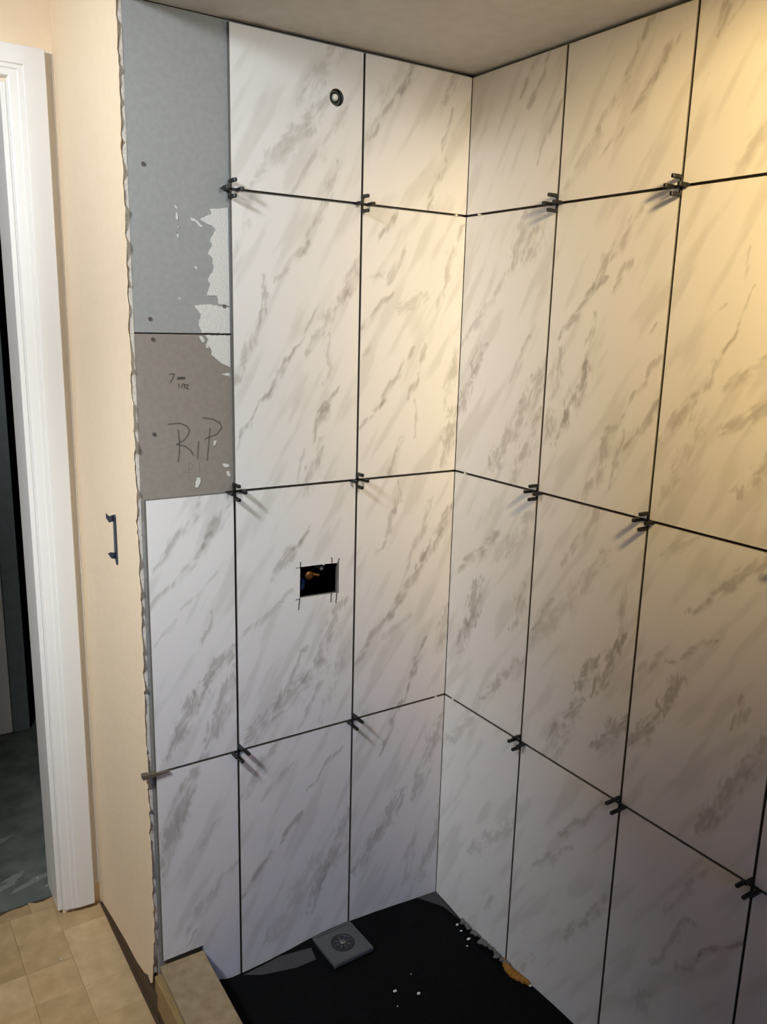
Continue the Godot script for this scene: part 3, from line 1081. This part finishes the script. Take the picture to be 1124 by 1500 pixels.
func build_pan():
	var pan := thing("shower_pan", "black waterproofed shower pan floor between kerb and tiled walls", "shower pan")
	var st := begin()
	st.set_smooth_group(0)
	var n := FastNoiseLite.new()
	n.seed = 3
	n.frequency = 9.0
	var nx := 44
	var nz := 70
	var P := []
	for i in nx + 1:
		var row := []
		for k in nz + 1:
			var x := -0.7035 + 0.7030 * i / nx
			var z := 0.0006 + 1.219 * pow(float(k) / nz, 1.3)
			row.append(Vector3(x, pan_y(x, z) + 0.0015 * n.get_noise_2d(x, z), z))
		P.append(row)
	for i in nx:
		for k in nz:
			quad(st, P[i][k], P[i + 1][k], P[i + 1][k + 1], P[i][k + 1], Vector3.UP)
	obj("liner", st, mats.black, pan)
	st = begin()
	add_box(st, Vector3(-0.7035, FLOOR - 0.10, 0.0006), Vector3(-0.0006, -0.026, 1.2196))
	obj("mortar_bed", st, mats.black, pan)
	# preformed corner and a dusty patch, greyer than the rest
	for poly in [[[-4, 4], [-70, 3], [-52, 26], [-22, 62], [-6, 120]], [[-600, 10], [-560, 36], [-480, 62], [-426, 66], [-420, 28], [-500, 8]]]:
		var q := PackedVector2Array()
		for i in poly.size():
			var a := Vector2(poly[i][0], poly[i][1])
			var b := Vector2(poly[(i + 1) % poly.size()][0], poly[(i + 1) % poly.size()][1])
			for s in 6:
				q.append(a.lerp(b, s / 6.0) * 0.001)
		var idx := Geometry2D.triangulate_polygon(q)
		var c := begin()
		c.set_smooth_group(0)
		for i in range(0, idx.size(), 3):
			var v := []
			for k in 3:
				var p := q[idx[i + k]]
				v.append(Vector3(p.x, pan_y(p.x, p.y) + 0.0022, p.y))
			tri(c, v[0], v[1], v[2], Vector3.UP)
		var o := obj("corner_patch", c, mats.smudge, pan)
		o.set_meta("label", "greyer patch of liner")
	# mortar that oozed from under the right wall's tiles
	var sq := begin()
	for k in 26:
		var z := 0.13 + 0.19 * k / 25.0
		if rng.randf() < 0.18:
			continue
		var wd := rng.randf_range(0.003, 0.012)
		add_lump(sq, Vector3(-0.002 - wd, pan_y(-0.01, z) + 0.0085, z + rng.randf_range(-0.003, 0.003)), Vector3(wd, rng.randf_range(0.004, 0.007), rng.randf_range(0.005, 0.011)))
	var so := obj("mortar_bead", sq, mats.mortar, self)
	tag(so, "rough grey mortar bead along the foot of the right tiled wall", "mortar")
	var fo := begin()
	for k in 9:
		var z := 0.305 + 0.085 * k / 8.0
		var wd := 0.012 * sin(PI * (k + 0.8) / 9.4) + 0.004
		add_lump(fo, Vector3(-0.002 - wd, pan_y(-0.01, z) + 0.005, z), Vector3(wd, 0.009, 0.010))
	tag(obj("foam_bead", fo, mats.foam, self), "amber yellow foam bead squeezed out at the foot of the right tiled wall", "foam")
	# chips on the black liner
	var chips := [[-0.028, 0.135, 5, "pale mortar chip on the black pan close to the corner end of the mortar bead"],
		[-0.034, 0.160, 4, "pale mortar chip on the black pan, second from the corner along the mortar bead"],
		[-0.036, 0.195, 6, "largest pale mortar chip on the black pan beside the mortar bead"],
		[-0.058, 0.215, 3, "small white mortar chip on the black pan farthest from the mortar bead"],
		[-0.265, 0.285, 5, "pale flake on the black pan, right one of the two larger flakes mid floor"],
		[-0.310, 0.250, 5, "pale flake on the black pan, left one of the two larger flakes mid floor"],
		[-0.245, 0.225, 2, "tiny pale speck on the black pan behind the two larger flakes"],
		[-0.330, 0.290, 2, "tiny pale speck on the black pan in front of the two larger flakes"],
		[-0.008, 0.400, 5, "pale mortar chip on the black pan just past the amber foam bead"]]
	for c in chips:
		var l := begin()
		var r: float = c[2] * 0.001
		add_lump(l, Vector3(c[0], pan_y(c[0], c[1]) + 0.0015 + r * 0.3, c[1]), Vector3(r, r * 0.4, r * 0.7))
		tag(obj("mortar_chip", l, mats.thinset, self), c[3], "chip", "mortar chips on the shower pan")
	build_drain()


func build_drain():
	var d := thing("floor_drain", "grey square floor drain in the black shower pan against the back wall", "drain", Vector3(-0.3465, 0.0245, 0.0625))
	d.rotation.y = 0.02
	var st := begin()
	var h := 0.0575
	add_box(st, Vector3(-h, -0.004, -h), Vector3(h, 0.0065, h), 0.0012)
	obj("frame", st, mats.drain, d)
	st = begin()
	for s in [[-1, 0], [1, 0], [0, -1], [0, 1]]:
		if s[0] != 0:
			add_box(st, Vector3(s[0] * 0.0535 - 0.003, 0.0065, -0.0565), Vector3(s[0] * 0.0535 + 0.003, 0.0090, 0.0565), 0.001)
		else:
			add_box(st, Vector3(-0.0505, 0.0065, s[1] * 0.0535 - 0.003), Vector3(0.0505, 0.0090, s[1] * 0.0535 + 0.003), 0.001)
	obj("rim", st, mats.drain, d)
	st = begin()
	add_lathe(st, Vector3(0, 0.0065, 0), Vector3.UP, [Vector2(0.031, 0), Vector2(0.031, 0.0012), Vector2(0.026, 0.0018), Vector2(0.024, 0.0006), Vector2(0, 0.0006)], 28)
	obj("grate_ring", st, mats.drain_dark, d)
	for k in 8:
		var a := TAU * k / 8
		var sl := begin()
		add_tube(sl, Vector3(cos(a) * 0.010, 0.0068, sin(a) * 0.010), Vector3(cos(a) * 0.022, 0.0068, sin(a) * 0.022), 0.0016, 0.0016, 8)
		obj("grate_bar", sl, mats.drain, d)
	st = begin()
	add_lathe(st, Vector3(0, 0.0070, 0), Vector3.UP, [Vector2(0.008, 0), Vector2(0.008, 0.003), Vector2(0.006, 0.0042), Vector2(0, 0.0045)], 18)
	obj("cap", st, mats.chrome, d)


func build_curb():
	var k := thing("shower_kerb", "low shower kerb of stacked timber with a dusty tan board cap", "kerb", Vector3(-0.806, 0.0, 0.003))
	var c := begin()
	var xf := Transform3D(Basis(Vector3.UP, deg_to_rad(-1.6)), Vector3.ZERO)
	add_box(c, Vector3(0.003, 0.1135, 0.0), Vector3(0.107, 0.1265, 1.24), 0.0018, xf)
	obj("cap_board", c, mats.cap, k)
	for i in 3:
		c = begin()
		var y0: float = [FLOOR, 0.0125, 0.0635][i]
		var y1: float = [0.012, 0.0630, 0.1060][i]
		add_box(c, Vector3(-0.002 - 0.004 * i, y0, 0.0), Vector3(0.098, y1, 1.23), 0.002)
		obj("timber", c, mats.plate if i == 0 else mats.pine, k)  # lowest timber browner, its shadow put into the wood colour
	c = begin()
	add_box(c, Vector3(0.0985, -0.02, 0.002), Vector3(0.1012, 0.1125, 1.216))
	obj("liner_upstand", c, mats.black, k)


func spacer_proto() -> Node3D:
	var t := Node3D.new()
	t.name = "tile_spacer"
	var a := 0.0180
	var st := begin()
	add_box(st, Vector3(-a, -0.0013, -0.007), Vector3(a, 0.0013, 0.0012))
	add_box(st, Vector3(-0.0013, -a, -0.007), Vector3(0.0013, a, 0.0012))
	add_box(st, Vector3(-a, -0.0024, 0.0004), Vector3(a, 0.0024, 0.0034), 0.0006)
	add_box(st, Vector3(-0.0024, -a, 0.0004), Vector3(0.0024, a, 0.0034), 0.0006)
	obj("cross", st, mats.plastic, t)
	for d in [Vector2(1, 0), Vector2(-1, 0), Vector2(0, 1), Vector2(0, -1)]:
		var p := begin()
		var c := Vector3(d.x, d.y, 0) * (a - 0.003)
		add_box(p, c + Vector3(-0.0036, -0.0036, 0.003), c + Vector3(0.0036, 0.0036, 0.0275), 0.0012)
		obj("peg", p, mats.plastic, t)
	return t


func build_spacers():
	var proto := spacer_proto()
	var cols := ["at the left edge of the full-height tiles", "one tile left of the inside corner"]
	var rows := ["lowest joint", "middle joint", "highest joint"]
	var ys := [H1, H2, H3]
	for i in 2:
		for r in 3:
			var o := proto.duplicate()
			o.name = "tile_spacer"
			add_child(o, true)
			o.position = Vector3(XS[i + 1], ys[r], 0)
			o.rotation.z = rng.randf_range(-0.03, 0.03)
			tag(o, "black spacer on the back wall, %s, %s" % [rows[r], cols[i]], "tile spacer", "black tile spacers in the joints")
	var names := ["first joint from the inside corner", "second joint from the inside corner", "third joint from the inside corner"]
	for i in 3:
		for r in 3:
			var o := proto.duplicate()
			o.name = "tile_spacer"
			add_child(o, true)
			o.transform = Transform3D(Basis(Vector3(0, 0, 1), Vector3(0, 1, 0), Vector3(-1, 0, 0)), Vector3(0, ys[r], ZS[i + 1]))
			tag(o, "black spacer on the right wall, %s, %s" % [rows[r], names[i]], "tile spacer", "black tile spacers in the joints")
	proto.free()
	# little white wedges left in the joints by the inside corner
	var wd := [[Vector3(-0.030, H3, 0), "white wedge in the highest joint of the back wall by the corner"], [Vector3(-0.030, H1, 0), "white wedge in the lowest joint of the back wall by the corner"],
		[Vector3(0, H3, 0.046), "white wedge in the highest joint of the right wall by the corner"], [Vector3(0, H2, 0.040), "white wedge in the middle joint of the right wall by the corner"], [Vector3(0, H1, 0.034), "white wedge in the lowest joint of the right wall by the corner"]]
	for w in wd:
		var at: Vector3 = w[0]
		var fr := Transform3D(Basis.IDENTITY if at.z == 0.0 else Basis(Vector3(0, 0, 1), Vector3(0, 1, 0), Vector3(-1, 0, 0)), at)
		var st := begin()
		add_prism(st, PackedVector2Array([Vector2(-0.0032, -J), Vector2(0.0032, -J), Vector2(0.0028, J), Vector2(-0.0028, J)]), -0.008, 0.0006, fr)
		tag(obj("tile_wedge", st, mats.wedge, self), w[1], "tile wedge", "white wedges in the joints")


func build_fittings():
	# shower arm outlet behind the round hole
	var p := thing("shower_outlet", "threaded metal shower outlet inside the round hole of the top tile", "pipe fitting", Vector3(HOLE.x, HOLE.y, -0.0225))
	var st := begin()
	add_lathe(st, Vector3(0.001, 0.001, -0.05), Vector3(0, 0, 1), [Vector2(0.0155, 0), Vector2(0.0155, 0.060), Vector2(0.0148, 0.062), Vector2(0.0112, 0.062), Vector2(0.0108, 0.045), Vector2(0, 0.045)], 24)
	obj("socket", st, mats.pipe, p)
	st = begin()
	add_lathe(st, Vector3(-0.001, 0.001, -0.012), Vector3(0, 0, 1), [Vector2(0.0060, 0), Vector2(0.0075, 0.028), Vector2(0.0055, 0.033), Vector2(0, 0.034)], 16)
	obj("white_glint", st, mats.wedge, p)  # white tip put in as the glint inside the socket
	# mixing valve rough-in behind the square hole
	var c := Vector3(-0.372, 0.996, -0.060)
	var v := thing("mixing_valve", "brass mixing valve in the dark square cut-out of the back wall", "valve", c)
	st = begin()
	add_lathe(st, Vector3(-0.020, -0.002, -0.03), Vector3(0, 0, 1), [Vector2(0.014, 0), Vector2(0.014, 0.03), Vector2(0.011, 0.045), Vector2(0.006, 0.047), Vector2(0, 0.047)], 20)
	obj("body", st, mats.brass, v)
	st = begin()
	add_tube(st, Vector3(-0.02, 0.0, -0.005), Vector3(0.012, -0.008, 0.004), 0.0055, 0.0045)
	obj("outlet_stub", st, mats.brass, v)
	st = begin()
	add_tube(st, Vector3(-0.026, -0.012, -0.004), Vector3(-0.032, -0.038, -0.004), 0.006, 0.006)
	var bl := obj("supply_pipe", st, mats.blue, v)
	bl.set_meta("label", "blue supply pipe")
	st = begin()
	add_lathe(st, Vector3(0.010, 0.014, -0.01), Vector3(0, 0, 1), [Vector2(0.005, 0), Vector2(0.005, 0.028), Vector2(0.004, 0.031), Vector2(0, 0.031)], 12)
	obj("test_cap", st, mats.wedge, v)
	# strap on the beige wall
	var b := thing("wall_strap", "dark blue-grey metal strap with two ears on the beige return wall", "strap", Vector3(-0.81, 1.112, -0.165))
	st = begin()
	add_prism(st, PackedVector2Array([Vector2(-0.008, -0.040), Vector2(0.004, -0.062), Vector2(0.007, -0.058), Vector2(0.006, 0.046), Vector2(0.002, 0.052), Vector2(-0.006, 0.048)]), 0.0002, 0.004, Transform3D(Basis(Vector3(0, 0, 1), Vector3(0, 1, 0), Vector3(-1, 0, 0)), Vector3.ZERO))
	obj("bar", st, mats.steel, b)
	for s in [-1.0, 1.0]:
		st = begin()
		add_prism(st, PackedVector2Array([Vector2(-0.003, s * 0.036), Vector2(-0.013, s * 0.034), Vector2(-0.019, s * 0.040 + 0.004), Vector2(-0.019, s * 0.046 + 0.010), Vector2(-0.012, s * 0.048), Vector2(-0.003, s * 0.050)]), -0.0055, -0.0025, Transform3D.IDENTITY)
		obj("ear", st, mats.steel, b)
	# wooden shim in the lowest joint at the left end
	var sh := begin()
	add_prism(sh, PackedVector2Array([Vector2(-0.030, -0.0055), Vector2(0.028, -0.0012), Vector2(0.028, 0.0012), Vector2(-0.030, 0.0050)]), -0.0085, 0.006, Transform3D(Basis.IDENTITY, Vector3(-0.7935, H1, 0.0)))
	tag(obj("shim", sh, mats.shim, self), "grey-brown wooden shim stuck in the lowest joint at the left tile edge", "shim")


# ------------------------------------------------------------------ lamps, outside the picture
# an unseen twin spot lamp, placed to light the walls and floor: each head is a reflector with a glowing lens and the light just in front of it
func unseen_spot_lamp(called_label: String, base: Vector3, heads: Array):
	var t := thing("unseen_spot_lamp", called_label, "lamp", base)
	var b := begin()
	add_lathe(b, Vector3(0, 2.4195 - base.y, 0), Vector3.DOWN, [Vector2(0, 0), Vector2(0.06, 0), Vector2(0.06, 0.014), Vector2(0.05, 0.02), Vector2(0, 0.02)], 24)
	obj("ceiling_plate", b, mats.white, t)
	for h in heads:
		var at: Vector3 = h[0]
		var dir: Vector3 = (h[1] - at).normalized()
		var a := at - base - dir * 0.014
		var st := begin()
		add_tube(st, Vector3(0, 2.402 - base.y, 0), a - dir * 0.11, 0.006, 0.006)
		obj("arm", st, mats.chrome, t)
		st = begin()
		st.set_smooth_group(0)
		add_lathe(st, a, dir, [Vector2(0, -0.12), Vector2(0.03, -0.118), Vector2(0.045, -0.09), Vector2(0.075, -0.035), Vector2(0.090, 0.0), Vector2(0.093, 0.004), Vector2(0.089, 0.005), Vector2(0.086, -0.002)], 28)
		obj("reflector", st, mats.white, t)
		st = begin()
		add_lathe(st, a, dir, [Vector2(0.0865, -0.002), Vector2(0.05, 0.001), Vector2(0, 0.002)], 28)
		var c: Vector3 = h[3]
		var top: float = max(c.x, max(c.y, c.z))
		var col := Color(c.x / top, c.y / top, c.z / top).linear_to_srgb()
		var m := plain(Color(0.9, 0.9, 0.88), 0.4)
		m.emission_enabled = true
		m.emission = col
		m.emission_energy_multiplier = 3.0
		obj("lens", st, m, t)
		var l := SpotLight3D.new()
		l.name = "lamp_light"
		l.light_color = col
		l.light_energy = top
		l.spot_range = 12.0
		l.spot_angle = h[2]
		l.spot_angle_attenuation = 1.0
		l.spot_attenuation = 2.0
		l.light_size = 0.09
		l.shadow_enabled = true
		t.add_child(l, true)
		l.look_at_from_position(at + dir * 0.008, h[1], Vector3.UP)


func build_lamps():
	unseen_spot_lamp("unseen twin white ceiling spot lamp placed to light the doorway, return wall and floor", Vector3(-1.9, 2.30, 0.72), [
		[Vector3(-1.88, 2.32, 0.58), Vector3(-0.86, 1.62, -0.37), 40.0, LEFT_HIGH],
		[Vector3(-1.93, 2.30, 0.76), Vector3(-1.0, 0.0, -0.3), 35.0, LEFT_LOW]])
	unseen_spot_lamp("unseen twin warm and pale ceiling spot lamp placed to light the right and back walls", Vector3(-0.52, 2.15, 1.75), [
		[Vector3(-0.50, 2.18, 1.70), Vector3(0, 1.93, 1.12), 42.0, RIGHT_WARM],
		[Vector3(-0.56, 2.08, 1.75), Vector3(-0.50, 1.62, 0), 30.0, RIGHT_PALE]])
